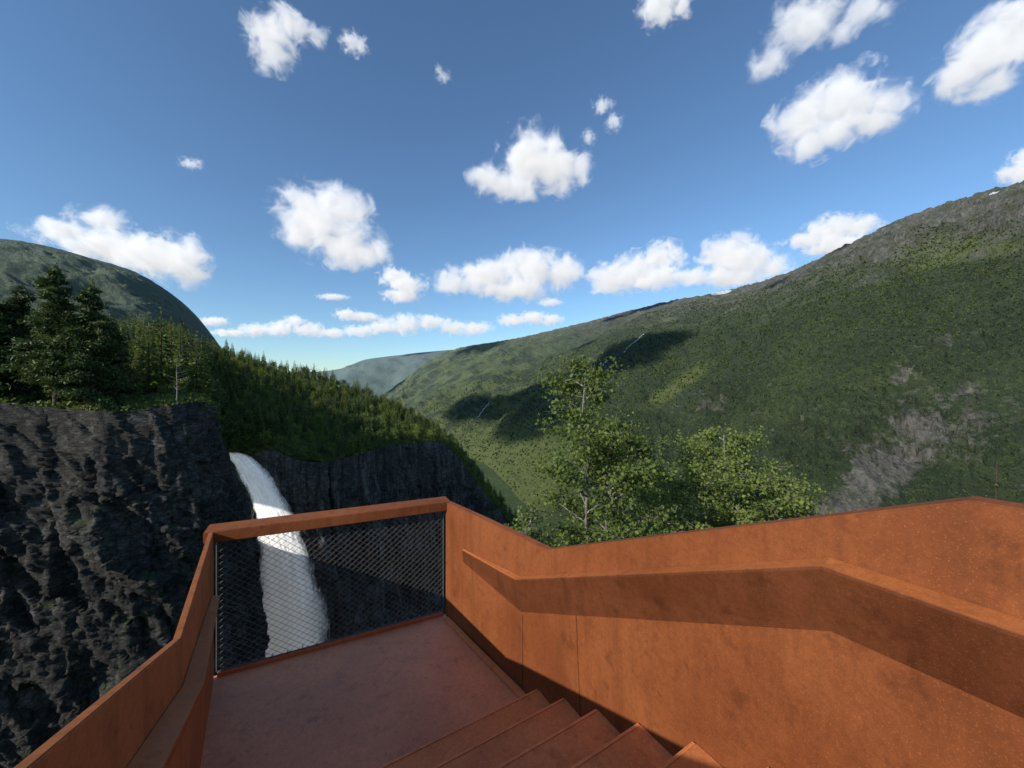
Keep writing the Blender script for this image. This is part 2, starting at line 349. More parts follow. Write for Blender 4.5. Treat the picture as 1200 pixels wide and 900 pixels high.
X,Y=np.meshgrid(r,r+1200,indexing='ij');Z=-360+fbm(np.stack([X/500,Y/500,X*0],-1),3)*4
struct(link('valley_floor',fast('valley_floor',np.stack([X,Y,Z],-1).reshape(-1,3),gridfaces(n,n)),M['valley'],smooth=True))

# ---------------------------------------------------------------- mountains
def mountain(name,ridge,base,ncol,nrow,amp,fs,mat,masks=None,bulge=.05,gully=1.0,rough=0.,small=.04,crag=0.):
    R=catmull([P(*q) for q in ridge],ncol);B=catmull(base,ncol)
    t=np.concatenate([np.linspace(-.5,-.03,14),np.linspace(0,1,nrow)])
    R3=R[:,None,:];B3=B[:,None,:]
    V=R3+(B3-R3)*t[None,:,None]
    H=(R3-B3)[...,2];tt=t[None,:]
    V[...,2]=np.where(tt<0,R3[...,2]-(-tt)*H*.75,V[...,2]+bulge*H*np.sin(np.pi*np.clip(tt,0,1)))
    q=V/fs
    env=np.clip(.10+np.abs(tt)*3.0,0,1)*np.clip((1-tt)*6,0.05,1)
    al=np.concatenate([[0],np.cumsum(np.linalg.norm(np.diff((R+B)/2,axis=0),axis=1))])[:,None]+0*tt
    wv=fbm(q*.8+3,4)*fs*.5
    gl=ridged(np.stack([(al+wv+tt*fs*.8)/(fs*.75),tt*.8+0*al,0*al],-1),5)
    disp=fbm(q,6,.45)*amp+(gl-.6)*amp*.42*gully+ridged(q*2.3,5)*amp*small
    if crag:
        rr=sstep(.0,.6,fbm(V/210+11,4))+1.2*sstep(.4,.05,np.abs(tt))
        disp=disp+(cellp(V/np.array((46,46,34))+fbm(V/60,3)[...,None]*.3,1.4)*crag+cellp(V/np.array((19,19,14))+fbm(V/30,3)[...,None]*.3+9,1.4)*crag*.5)*(.25+rr)
    if rough: 
        top=sstep(.34,.0,np.abs(tt))
        disp=disp+ridged(V/70,5)*rough*top/np.maximum(env,.1)*.35
    V=V+(disp*env)[...,None]*np.array((-.45,-.35,.82))
    me=fast(name,V.reshape(-1,3),gridfaces(*V.shape[:2]))
    pu=600+F*V[...,0]/V[...,1];pv=450-F*V[...,2]/V[...,1]
    nz=fbm(V/140+5,5)
    mk=masks(pu,pv,tt+0*pu,nz,V) if masks else {}
    for k_ in ('rock','snow','lush_sunlit'): attr(me,k_,mk.get(k_,np.zeros(pu.shape)))
    o=struct(link(name,me,mat,smooth=True));return o,V,mk
def ell(pu,pv,cx,cy,rx,ry,rot=0):
    c,s=math.cos(rot),math.sin(rot);dx=pu-cx;dy=pv-cy
    return np.sqrt(((dx*c+dy*s)/rx)**2+((-dx*s+dy*c)/ry)**2)
def mk_right(pu,pv,tt,nz,V):
    rr=sstep(.0,.6,fbm(V/210+11,4))
    rock=.08+.18*nz+.26*rr*sstep(720,940,pu)
    rock+=.46*sstep(.46,.04,tt)*sstep(820,980,pu)
    rock+=.60*sstep(1.4,.4,ell(pu,pv,1028,562,84,36,-.75)+.55*nz)
    rock+=.24*sstep(1.2,.5,ell(pu,pv,1140,480,100,40,-.2)+.6*nz)
    rock+=.18*sstep(1.2,.5,ell(pu,pv,820,470,110,30,-.5)+.5*nz)
    lush_sunlit=1.0*sstep(1.2,.5,ell(pu,pv,795,452,50,11,-.65)+.5*nz)+.9*sstep(1.2,.4,ell(pu,pv,1130,295,75,18,-.15)+.6*nz)  # sunlit strip and upper patch painted in as yellow-green
    lush_sunlit+=.75*sstep(720,540,pu)*sstep(.2,.6,.5+nz)+.9*sstep(1.2,.4,ell(pu,pv,605,550,85,55)+.5*nz)+.15*sstep(.1,.6,nz)  # sunlit far slope and valley floor painted in, plus random greener growth
    snow=.7*sstep(1.2,.6,ell(pu,pv,845,343,16,2.5,-.2))+.6*sstep(1.2,.6,ell(pu,pv,1165,226,9,2,-.3))+.6*sstep(1.2,.6,ell(pu,pv,700,372,9,2,-.3))
    return dict(rock=rock,lush_sunlit=np.clip(lush_sunlit,0,1),snow=snow)
ridge=[(440,472,6500),(482,441,5800),(525,413,5200),(600,399,4700),(680,381,4200),(780,356,3500),(860,341,3000),(930,319,2600),(1000,286,2250),(1060,259,2000),(1120,239,1800),(1200,217,1550),(1350,205,1350),(1600,240,1200)]
base=[(-1700,4500,-385),(-1400,3800,-385),(-1000,3000,-385),(-500,2200,-385),(-150,1700,-385),(44,1050,-385),(200,880,-385),(355,800,-385),(490,740,-385),(620,690,-385),(720,660,-385),(850,620,-385),(1000,560,-385),(1300,480,-385)]
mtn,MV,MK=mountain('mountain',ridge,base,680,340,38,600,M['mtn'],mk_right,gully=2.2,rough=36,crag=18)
mountain('far_hill',[(250,440,9800),(330,438,9500),(395,433,9300),(430,421,9200),(480,415,9000),(530,410,8800),(600,408,8600),(700,410,8500)],[(-7000,7000,-385),(-5000,6800,-385),(-3500,6600,-385),(-3000,6500,-385),(-2000,6400,-385),(-1000,6300,-385),(0,6300,-385),(1500,6300,-385)],160,60,90,900,M['farhill'],lambda pu,pv,tt,nz,V:dict(rock=.2+.2*nz,lush_sunlit=.4*sstep(0,.5,nz)),.1)
def mk_left(pu,pv,tt,nz,V): return dict(rock=.22+.26*nz,lush_sunlit=.2*sstep(0,.5,nz))
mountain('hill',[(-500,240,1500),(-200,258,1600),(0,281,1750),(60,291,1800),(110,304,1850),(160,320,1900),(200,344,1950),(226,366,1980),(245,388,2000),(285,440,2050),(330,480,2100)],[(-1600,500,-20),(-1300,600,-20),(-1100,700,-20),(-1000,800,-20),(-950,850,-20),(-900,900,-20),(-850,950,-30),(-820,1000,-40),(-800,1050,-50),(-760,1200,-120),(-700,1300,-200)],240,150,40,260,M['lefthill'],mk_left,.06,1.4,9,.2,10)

ns=60000;ci=rng.integers(60,670,ns);ri=rng.integers(14+44,14+336,ns)
keep=(MK['rock'][ci,ri]+rng.normal(0,.12,ns)<.32)&(MV[ci,ri,1]<3000)
ci,ri=ci[keep],ri[keep];ns=len(ci)
f=rng.random((ns,1));c=MV[ci,ri]*(1-f)+MV[ci+1,ri+1]*f
octv=np.array([(1,0,0),(0,1,0),(-1,0,0),(0,-1,0),(0,0,1.3),(0,0,-.6)]);octf=np.array([(0,1,4),(1,2,4),(2,3,4),(3,0,4),(1,0,5),(2,1,5),(3,2,5),(0,3,5)])
rad=(rng.uniform(.6,1.3,ns)*np.clip(MV[ci,ri,1]/420,1.8,4.2))[:,None,None]
V=c[:,None]+octv[None]*rad*rng.uniform(.65,1.35,(ns,6,1))
Fs=octf[None]+(np.arange(ns)*6)[:,None,None]
m,nt,b=newmat('mountain_scrub');g_=nd(nt,'ShaderNodeNewGeometry')
nsc=noise(nt,g_.outputs['Position'],.008,6,.65);ff=mth(nt,'ADD',mth(nt,'MULTIPLY',g_.outputs['Random Per Island'],.5),mth(nt,'MULTIPLY',nsc,.5))
nt.links.new(ramp(nt,ff,[(.25,(.009,.017,.006)),(.5,(.028,.043,.013)),(.75,(.075,.096,.029))]),b.inputs['Base Color']);b.inputs['Roughness'].default_value=.9;b.inputs['Specular IOR Level'].default_value=.1;M['scrub']=m
o=link('birch_scrub',fast('birch_scrub',V.reshape(-1,3),Fs.reshape(-1,3)),M['scrub'],smooth=True);o['kind']='stuff';tag(o,'dark green birch scrub covering the steep mountainside on the right','scrub')

# ---------------------------------------------------------------- cliffs
def cliff(name,rim,nc,nr,H,mat,sc,back=14,power=1.5,batter=.12,vs=1.0,am=1.0):
    R=catmull([P(*q) for q in rim],nc*3)
    seg=np.linalg.norm(np.diff(R,axis=0),axis=1);s=np.concatenate([[0],np.cumsum(seg)])
    R=np.stack([np.interp(np.linspace(0,s[-1],nc),s,R[:,k]) for k in range(3)],1)
    tg=np.gradient(R,axis=0)[:,:2];kk=15;tg=np.stack([np.convolve(np.pad(tg[:,k],kk,mode='edge'),np.ones(2*kk+1)/(2*kk+1),'valid') for k in range(2)],1)
    tg/=np.linalg.norm(tg,axis=1)[:,None];out=np.stack([tg[:,1],-tg[:,0],0*tg[:,0]],1)
    t=np.linspace(0,1,nr)**power
    V=R[:,None]+np.zeros((1,nr,1));V[...,2]-=t[None]*H;V=V+out[:,None]*(batter*H*t)[None,:,None]
    q=V*np.array((1,1,vs));ca,sa=math.cos(.5),math.sin(.5)
    if vs<.5: ca,sa=1.,.12
    rot=np.stack([q[...,0]*.9+q[...,1]*.3+q[...,2]*.2,q[...,1]+.1*q[...,2],q[...,2]*ca+q[...,0]*sa],-1)
    wv=np.stack([fbm(q/(9*sc),3),fbm(q/(9*sc)+7,3),fbm(q/(9*sc)+13,3)],-1)
    blk=cellp(rot/(np.array([8,8,6.])*sc)+wv*.12,1.8)*2.8*sc+cellp(rot/(np.array([3.6,3.6,2.4])*sc)+wv*.18+31,1.6)*1.9*sc+cellp(rot/(np.array([1.5,1.5,1.0])*sc)+wv*.3+57)*1.0*sc+cellp(rot/(np.array([.65,.65,.42])*sc)+wv*.5+77)*.45*sc
    d=(fbm(q/(30*sc),2)*1.4*sc+blk+fbm(q/(1.2*sc),3,.6)*.10*sc)*am
    env=np.clip(.12+t*9,0,1)[None]
    V=V+out[:,None]*(d*env)[...,None];V[...,2]+=fbm(q/(5*sc)+3,3)*.5*sc*env
    bk=np.linspace(back,back*.08,6);top=R[:,None]-out[:,None]*bk[None,:,None];top[...,2]+=fbm(top/6,3)*.6-.3
    V=np.concatenate([top,V],1)
    return struct(link(name,fast(name,V.reshape(-1,3),gridfaces(*V.shape[:2])),mat))
rimL=[(-420,450,46),(-150,460,52),(0,472,58),(60,479,60),(110,481,61),(150,481,63),(200,475,66),(235,471,70),(252,479,74),(262,515,78),(278,560,82),(292,590,86),(294,640,92),(280,640,130),(270,610,175)]
cliff('cliff',rimL,540,520,190,M['rock'],.75,10,vs=.6,batter=.05)
rimM=[(235,534,172),(262,533,172),(285,536,173),(303,530,173),(322,528,177),(345,538,182),(380,541,190),(420,532,205),(455,522,225),(490,518,250),(515,518,265),(535,531,280),(555,560,290),(575,586,300),(598,613,310),(640,665,320)]
cliff('gorge_cliff',rimM,480,320,300,M['rockmid'],1.7,18,batter=.05,vs=.32,am=.8)

# ---------------------------------------------------------------- forested hill
hillcols=[((-420,452,47),(-420,380,250)),((-150,462,53),(-150,386,265)),((0,473,58.6),(0,392,280)),((60,480,60.6),(50,392,285)),((110,482,61.6),(90,393,288)),((150,482,63.6),(125,394,290)),((200,476,66.6),(160,397,295)),((235,472,70.6),(190,402,300)),((251,480,74.6),(210,405,305)),
((262,533,172.5),(230,409,310)),((285,536,173.5),(250,413,312)),((303,530,173.5),(275,419,315)),((322,528,178),(300,426,320)),((345,538,183),(325,433,325)),((380,541,191),(360,441,335)),((420,532,206),(402,455,345)),((455,522,226),(440,469,355)),((490,518,251),(475,486,360)),((515,518,266),(505,505,365)),((535,531,281),(530,527,360)),((555,560,291),(556,556,350)),((575,586,301),(580,586,340)),((598,613,311),(606,614,335)),((640,665,321),(647,664,340))]
nc=24*14;HF=lerp_pts([P(*a) for a,_ in hillcols],nc);HR=catmull([P(*b_) for _,b_ in hillcols],nc)
t=np.concatenate([np.linspace(0,1,90),np.linspace(1.05,1.9,14)])
HV=HF[:,None]+(HR-HF)[:,None]*t[None,:,None]
dzv=(HR-HF)[:,None,2]
prof=np.where(t<=1,t,1-(t-1)*.9)[None]
HV[...,2]=HF[:,None,2]+dzv*prof-(np.clip(t-1,0,9)*25)[None]+np.sin(np.pi*np.clip(t,0,1))[None]*np.abs(dzv)*.06
HV[...,2]+=fbm(HV/28,5)*2.6*np.clip(t*8,0.05,1)[None]
me=fast('forest_hill',HV.reshape(-1,3),gridfaces(*HV.shape[:2]))
for k_ in ('rock','snow','lush_sunlit'): attr(me,k_,np.full(nc*len(t),.1) if k_=='rock' else (np.clip(fbm(HV.reshape(-1,3)/20,3)*1.0,0,.4) if k_=='lush_sunlit' else np.zeros(nc*len(t))))
struct(link('forest_hill',me,M['hillground'],smooth=True))
for o_ in ('hillside','valley_floor'):
    me_=bpy.data.objects[o_].data
    for k_ in ('rock','snow','lush_sunlit'): attr(me_,k_,np.full(len(me_.vertices),.15 if k_=='rock' else 0.))
def hp(s,t_):
    i=s*(nc-1);j=t_*89;i0=int(min(i,nc-2));j0=int(min(j,88));fi,fj=i-i0,j-j0
    return (HV[i0,j0]*(1-fi)+HV[i0+1,j0]*fi)*(1-fj)+(HV[i0,j0+1]*(1-fi)+HV[i0+1,j0+1]*fi)*fj

def spruce(h,R,nw,nbr,seed):
    r=np.random.default_rng(seed);c=[];d=[];w=[]
    for k in range(nw):
        z=h*(.10+.9*k/(nw-1));Lb=R*(1-(k/(nw-1)))**.85*r.uniform(.75,1.15)+.25
        a0=r.uniform(0,6.28)
        for j in range(nbr):
            a=a0+6.283*j/nbr+r.normal(0,.2);l=Lb*r.uniform(.7,1.2);dr=np.array((math.cos(a),math.sin(a),-.28+.5*(k/nw)+r.normal(0,.08)))
            st=np.array((0,0,z+r.normal(0,.12)))
            side=np.array((-math.sin(a),math.cos(a),r.normal(0,.3)))
            c.append(st+dr*l*.55);d.append(dr*l*1.0);w.append(side*l*.42)
            c.append(st+dr*l*.7+(0,0,-.12*l));d.append(dr*l*.7);w.append((side*.15+np.array((0,0,1.)))*l*.38)
    c.append(np.array((0,0,h*.985)));d.append(np.array((0,0,h*.09)));w.append(np.array((.22,.1,0)))
    cr=blades(np.array(c),np.array(d),np.array(w))
    tr=tube_np([(0,0,-1.2),(0,0,h*.5),(0,0,h*.97)],[h*.016,h*.011,.02],6);return cr,tr
def broad(h,R,n,seed,lo_=.35,ls=.3,nl=9):
    r=np.random.default_rng(seed);cl=np.stack([r.normal(0,R*.42,nl),r.normal(0,R*.42,nl),h*(lo_+(.95-lo_)*r.random(nl))],1);cl[:,:2]*=(1.25-cl[:,2:3]/h)*1.3
    c=cl[r.integers(0,nl,n)]+r.normal(size=(n,3))*R*np.array((.34,.34,.4));cr=leafcloud(c,R*ls,.7)
    tr=tube_np([(0,0,-1),(.1,0,h*.4),(0,.1,h*.85)],[h*.014,h*.01,.03],5);return cr,tr
kinds=[]
for i in range(4): kinds.append(('spruce_tree',spruce(rng.uniform(10.5,14.5),rng.uniform(1.9,2.7),17,8,i+10),M['spruce'],M['bark']))
for i in range(3): kinds.append(('birch_tree',broad(rng.uniform(6.0,8.0),rng.uniform(2.2,2.9),420,i+40),M['birch'],M['birchbark']))
for i in range(2): kinds.append(('pine_tree',broad(rng.uniform(10,12.5),rng.uniform(2.4,3.0),700,i+50,.3,.22,12),M['pine'],M['bark']))
pts=[];cellsz=4.6;occ={};tries=0
while len(pts)<1700 and tries<32000:
    tries+=1;s=random.uniform(.0,1);t_=random.random()**1.15
    if random.random()<.03:t_=1.0
    p=hp(s,t_);u=600+F*p[0]/p[1];v=450-F*p[2]/p[1]
    if u<-60 or p[1]<75 and t_<.12: continue
    if abs(s*23-8.6)<.75 and t_<.9 and random.random()<.9: continue
    key=(int(p[0]//cellsz),int(p[1]//cellsz));ok=True
    for ax in (-1,0,1):
        for ay in (-1,0,1):
            for q in occ.get((key[0]+ax,key[1]+ay),()):
                if (q[0]-p[0])**2+(q[1]-p[1])**2<cellsz**2*.8: ok=False
    if not ok: continue
    occ.setdefault(key,[]).append(p)
    low=max(0,1-t_*2.2);rr=random.random()
    pb=(.24+.42*low if p[1]>150 else .2)
    k=4+random.randrange(3) if rr<pb else (7+random.randrange(2) if rr<pb+.12 else random.randrange(4))
    pts.append((p,u,v,t_,k,random.uniform(.55,1.15)))
for (u,v,Y,sc,k) in [(2,476,70,1.25,7),(40,478,74,1.1,1),(88,480,78,1.2,8),(120,480,82,1.0,2),(150,479,80,.8,7),(170,478,86,.8,8),(60,479,90,1.35,0),(20,477,88,1.3,3),(105,479,96,1.2,7),(140,478,100,1.1,1),(185,475,80,.7,5),(222,470,82,.7,4),(160,480,74,.6,6)]:
    pts.append((P(u,v,Y),u,v,.1,k,sc))
pts.sort(key=lambda q:q[0][1])
inview=[q for q in pts if -20<q[1]<620][:296];ids={id(q) for q in inview}
rest=[q for q in pts if id(q) not in ids]
protos=[(nm,fast('crown',*cr),fast('trunk',*tr),cr,tr) for (nm,(cr,tr),lm,bk) in kinds]
for pr,kd in zip(protos,kinds): pr[1].materials.append(kd[2]);pr[2].materials.append(kd[3])
lab={'spruce_tree':('pointed dark spruce behind the big pines on the level clifftop','pointed dark spruce among those crowding the slope above the waterfall'),
'birch_tree':('light green birch among the conifers behind the big clifftop pines','light green birch among the conifers on the slope above the waterfall'),
'pine_tree':('rounded dark pine behind the big pines on the level clifftop','rounded dark pine among the spruces on the slope above the waterfall')}
for (p,u,v,t_,k,sc) in inview:
    nm,cm,tm,_,_=protos[k];near=u<258 and p[1]<172
    root=empty(nm,tuple(p),lab[nm][0 if near else 1],'tree',{'spruce_tree':'spruces','birch_tree':'birches','pine_tree':'rounded pines'}[nm]+(' above the near cliff' if near else ' on the forested slope'))
    root.rotation_euler=(0,0,random.uniform(0,6.28));root.scale=(sc,sc,sc*random.uniform(.9,1.15))
    for n_,me_ in (('crown',cm),('trunk',tm)):
        o=bpy.data.objects.new(n_,me_);C.objects.link(o);o.parent=root
gs={4:Geo(),7:Geo(),0:Geo(),9:Geo()}
for (p,u,v,t_,k,sc) in rest:
    cr,tr=protos[k][3],protos[k][4];a_=random.uniform(0,6.28);ca,sa=math.cos(a_),math.sin(a_);Rm=np.array(((ca,-sa,0),(sa,ca,0),(0,0,1)))*sc
    gs[0 if k<4 else (4 if k<7 else 7)].add(cr[0]@Rm.T+p,cr[1]);gs[9].add(tr[0]@Rm.T+p,tr[1])
gg=Geo();mi=[]
for idx,kk_ in enumerate((0,4,7,9)):
    if gs[kk_].n: v_,f_=gs[kk_].arr();gg.add(v_,f_);mi+= [idx]*len(f_)
me=gg.me('distant_forest');o=link('distant_forest',me,[M['spruce'],M['birch'],M['pine'],M['bark']]);me.polygons.foreach_set('material_index',np.array(mi,np.int32));o['kind']='stuff';tag(o,'distant mixed forest filling in along the ridge of the left hill','forest')
gu=Geo()
for k in range(2100):
    s=random.uniform(.05,1);t_=random.random()**1.8
    if k>1500: t_=random.random()*.03
    if abs(s*23-8.6)<.5: continue
    p=hp(s,t_);R=random.uniform(.7,1.7)*(1 if p[1]>120 else .6)
    n_=26;c=rng.normal(size=(n_,3))*R*np.array((.55,.55,.4))+p+np.array((0,0,R*.35));gu.add(*leafcloud(c,R*.55,.8))
o=link('undergrowth',gu.me('undergrowth'),M['shrub']);o['kind']='stuff';tag(o,'low green bushes and heather along the cliff rims and between the trees','undergrowth')

def pine(u,vb,Y,vt,R,label,seed):
    r=np.random.default_rng(seed);b0=P(u,vb,Y);h=(vb-vt)/F*Y
    root=empty('pine_tree',tuple(b0),label,'tree')
    tp=np.array([(r.normal(0,.10)*k,r.normal(0,.10)*k,-1+(h+.7)*k/7) for k in range(8)])
    g=Geo();g.tube(tp,np.linspace(h*.018,.04,8),8);c=[]
    nb_=64
    for k in range(nb_):
        f=.10+.89*k/nb_;z=h*f;a_=r.uniform(0,6.28);Lb=R*(1.0-.86*max(0,f-.30)/.70)*r.uniform(.6,1.15)*(.8+.2*min(1,f/.3))
        x0=np.array([np.interp(z,tp[:,2],tp[:,i]) for i in range(2)]+[z])
        tip=x0+np.array((math.cos(a_)*Lb,math.sin(a_)*Lb,Lb*r.uniform(-.25,.25)));mid=(x0+tip)/2+np.array((0,0,-.08*Lb))
        g.tube([x0,mid,tip],[.09*(1-f)+.03,.05,.015],5)
        for q in (.3,.5,.68,.85,1.0):
            cc=x0+(tip-x0)*q+np.array((0,0,.15));n_=58
            c.append(cc+r.normal(size=(n_,3))*np.array((.5,.5,.24))*(.55+.2*Lb))
    c.append(np.array((tp[-1,0],tp[-1,1],h))+r.normal(size=(60,3))*np.array((.25,.25,.55)))
    c=np.concatenate(c)
    link('trunk',g.me('trunk'),M['bark'],root,True);link('crown',fast('crown',*leafcloud(c,.66,.32)),M['pine'],root)
pine(66,482,61.5,316,4.6,'tallest dark pine at the left, standing on the near cliff edge',1)
pine(106,484,63,338,3.9,'dark pine just right of the tallest pine on the near cliff',2)
pine(130,484,68,374,3.4,'shorter dark pine at the right end of the pine clump on the near cliff',3)
pine(18,477,64,338,5.0,'broad dark pine at the left frame edge above the near cliff',4)
pine(-30,470,60,330,4.5,'pine cut off by the left edge of the picture',5)
r=np.random.default_rng(3);b0=P(207,476,67.5);root=empty('dead_tree',tuple(b0),'bare grey dead tree on the near cliff edge right of the pines','tree')
g=Geo();h=9.0;tp=np.array([(0,0,-1),(.1,0,3),(-.1,.1,6),(.15,0,h)]);g.tube(tp,[.12,.09,.06,.02],6);link('trunk',g.me('trunk'),M['deadwood'],root)
for k in range(15):
    z=r.uniform(2.2,8.4);a_=r.uniform(0,6.28);l=(9.4-z)*.33+.3;d_=np.array((math.cos(a_),math.sin(a_),r.uniform(-.1,.6)))
    g=Geo();x0=np.array((0,0,z));g.tube([x0,x0+d_*l*.6,x0+d_*l+np.array((0,0,.2))],[.04,.03,.012],5)
    link('branch',g.me('branch'),M['deadwood'],root)

# ---------------------------------------------------------------- waterfall
m,nt,b=newmat('falling_water');p=pos(nt)
st=noise(nt,mapv(nt,p,(.9,.9,.06)),1,8,.75,.5);fi=noise(nt,mapv(nt,p,(2.6,2.6,.22)),1,7,.78,.3)
sf=mth(nt,'ADD',mth(nt,'MULTIPLY',st,.5),mth(nt,'MULTIPLY',fi,.5))
wc=ramp(nt,sf,[(.34,(.62,.64,.66)),(.46,(.88,.88,.88)),(.58,(.98,.98,.97))])
nt.links.new(wc,b.inputs['Base Color']);b.inputs['Roughness'].default_value=.85
nt.links.new(wc,b.inputs['Emission Color']);b.inputs['Emission Strength'].default_value=.14  # added self-glow that whitens the water where it lies in shade
bump(nt,b,sf,.35,.5)
tl=nd(nt,'ShaderNodeBsdfTranslucent');tl.inputs['Color'].default_value=(.98,.97,.96,1)
mx=nd(nt,'ShaderNodeMixShader');mx.inputs[0].default_value=.2;nt.links.new(b.outputs[0],mx.inputs[1]);nt.links.new(tl.outputs[0],mx.inputs[2])
al=mth(nt,'SUBTRACT',mth(nt,'ADD',mth(nt,'MULTIPLY',sf,2.0),.42),att(nt,'edge'))
tp_=nd(nt,'ShaderNodeBsdfTransparent');mx2=nd(nt,'ShaderNodeMixShader');nt.links.new(ramp(nt,al,[(.10,0.),(.75,1.)]),mx2.inputs[0]);nt.links.new(tp_.outputs[0],mx2.inputs[1]);nt.links.new(mx.outputs[0],mx2.inputs[2])
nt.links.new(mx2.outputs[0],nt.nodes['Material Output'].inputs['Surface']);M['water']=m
path=[(262,527,184,9),(280,534,171,13),(297,553,164,18),(313,580,159,21),(324,610,156,24),(332,640,154,29),(339,680,152,36),(344,720,151,41),(346,770,150,45),(348,850,150,50),(350,1000,150,58),(352,1150,150,68)]
cp=catmull([(*P(q[0],q[1],q[2]),q[3]*q[2]/F) for q in path],300)
g=Geo();ed=[];na=46;x=np.broadcast_to(np.linspace(-1,1,na)[None],(300,na));yy=np.broadcast_to(np.linspace(0,5,300)[:,None],(300,na))
for ly in range(2):
    hw=np.broadcast_to(cp[:,3][:,None]*(1.0,.8)[ly],(300,na));V=np.zeros((300,na,3))
    q=np.stack([x*4,yy*2.0,np.full_like(yy,ly*5.0)],-1)
    V[...,0]=cp[:,0][:,None]+hw*x*(1+.12*fbm(q*np.array((.3,1.2,1)),4,.6))
    V[...,1]=cp[:,1][:,None]-(1-x**2)*hw*.3-ly*.8-np.abs(fbm(q*np.array((2.0,.6,1)),5,.6))*.7
    V[...,2]=cp[:,2][:,None]+fbm(q,3)*.4
    g.add(V.reshape(-1,3),gridfaces(300,na));ed.append((np.abs(x)**2.0*1.4+(0,.10)[ly]).ravel())
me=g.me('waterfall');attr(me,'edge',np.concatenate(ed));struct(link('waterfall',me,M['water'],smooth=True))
bv=BVHTree.FromPolygons([tuple(q) for q in MV.reshape(-1,3)],[tuple(int(i) for i in q) for q in gridfaces(*MV.shape[:2])])
m,nt,b=newmat('stream_white');p=pos(nt);nt.links.new(ramp(nt,noise(nt,p,.08,4),[(.35,(.30,.32,.33)),(.6,(.6,.62,.63))]),b.inputs['Base Color']);M['stream']=m
def stream(px,wpx):
    c=catmull(px,24);V=[]
    for k,(u,v) in enumerate(c):
        for sgn in (-1,1):
            q=P(u+sgn*wpx*.5*(.3+.8*random.random())+.5*math.sin(k*1.3),v,1.0);hit=bv.ray_cast(Vector((0,0,0)),Vector(q).normalized())[0]
            if hit is None: return
            V.append(np.array(hit)*.9965)
    struct(link('stream',fast('stream',V,gridfaces(24,2)),M['stream']))
stream([(754,391),(746,399),(738,405),(731,413)],1.1);stream([(712,422),(706,428),(698,438)],1.1)
stream([(575,470),(568,478),(560,489)],.8)

# ---------------------------------------------------------------- near trees
def neartree(name,u,Y,vtop,Rpx,crown0,nleaf,lsize,label,seed,stems=1,lean=0):
    r=np.random.default_rng(seed);x=(u-600)/F*Y;z1=-(vtop-450)/F*Y;z0=float(gz(x,Y))-.3;h=z1-z0;R=Rpx/F*Y
    root=empty(name,(x,Y,z0),label,'tree');g=Geo();cc=[];wt=[]
    for sidx in range(stems):
        off=r.normal(0,R*.40,2) if stems>1 else np.zeros(2);hs=h*(1 if sidx==0 else r.uniform(.78,.95))
        if sidx==0: off=off*.3
        kk=np.linspace(0,1,9);tp=np.stack([off[0]*kk**.8+lean*kk+np.cumsum(r.normal(0,.06,9)),off[1]*kk**.8+np.cumsum(r.normal(0,.06,9)),hs*kk],1)
        g.tube(tp,np.linspace(.075,.012,9)*(1 if stems==1 else .8),8)
        nl=int(40/stems**.5)
        for k in range(nl):
            f=crown0+(1-crown0)*(k+.5)/nl;x0=np.array([np.interp(f,kk,tp[:,i]) for i in range(3)])
            rel=(f-crown0)/(1-crown0);prof=math.sin(math.pi*min(1,(.25+rel*.72)))**.6*(1.0-.22*rel)
            a_=k*2.4+r.normal(0,.4);l=R*prof*r.choice([r.uniform(.35,.7),r.uniform(.8,1.2)]);up=r.uniform(.1,.9)
            d_=np.array((math.cos(a_),math.sin(a_),up));tip=x0+d_*l/math.sqrt(1+up*up*.4);mid=(x0+tip)/2+r.normal(0,.05,3)
            g.tube([x0,mid,tip],[.020,.011,.003],5)
            for j in range(13):
                q=r.uniform(.25,1);b1=x0+(tip-x0)*q;td=r.normal(size=3);td[2]=abs(td[2])*.5;td/=np.linalg.norm(td);t1=b1+td*r.uniform(.15,.5)*min(1,R)
                g.tube([b1,t1],[.005,.002],4);cc.append((b1,t1));wt.append(r.random()**1.2+.1)
    wt=np.array(wt);ix=r.choice(len(cc),nleaf,p=wt/wt.sum());A=np.array([q[0] for q in cc])[ix];B=np.array([q[1] for q in cc])[ix];f=r.random((nleaf,1))*1.15
    c=A+(B-A)*f+r.normal(size=(nleaf,3))*.06*min(1.2,R)
    link('trunk',g.me('trunk'),M['birchbark'],root,True);link('crown',fast('crown',*leafcloud(c,lsize,.75)),M['aspen'],root)
neartree('birch_tree',688,7.2,428,106,.40,19000,.072,'tall slender birch with open crown, centre, behind the parapet',11,2)
neartree('birch_tree',858,9.5,512,130,.42,36000,.080,'wide bushy young birch behind the parapet, right of the tall one',12,7)
neartree('birch_tree',775,10.5,546,72,.5,15000,.078,'low birch filling the gap between the tall and the wide birch',13,4)
neartree('birch_tree',622,6.6,598,40,.5,3000,.068,'small leafy birch top at the left foot of the tall birch',14,2)
neartree('birch_tree',932,9.0,568,52,.5,8000,.076,'small birch at the right end of the bushes behind the parapet',15,3)
x,Y=(1168-600)/F*5.0,5.0;z0=float(gz(x,Y));root=empty('sapling',(x,Y,z0),'thin bare sapling tip poking above the parapet at the far right','sapling')
g=Geo();h=-(540-450)/F*5-z0;tp=np.array([(0,0,-.2),(.03,0,h*.5),(-.02,0,h*.8),(0,0,h)]);g.tube(tp,[.018,.012,.007,.003],6)
for k in range(16):
    z=h*(.72+.27*k/16);a_=k*2.4;l=.10*(1.1-k/18);g.tube([(0,0,z),(math.cos(a_)*l,math.sin(a_)*l,z+l*.5)],[.004,.0015],4)
link('trunk',g.me('trunk'),M['bark'],root)
c=np.array([(math.cos(k*2.4)*.09,math.sin(k*2.4)*.09,h*(.70+.28*k/40)) for k in range(40)]);link('crown',fast('crown',*leafcloud(c,.035,.6)),M['aspen'],root)

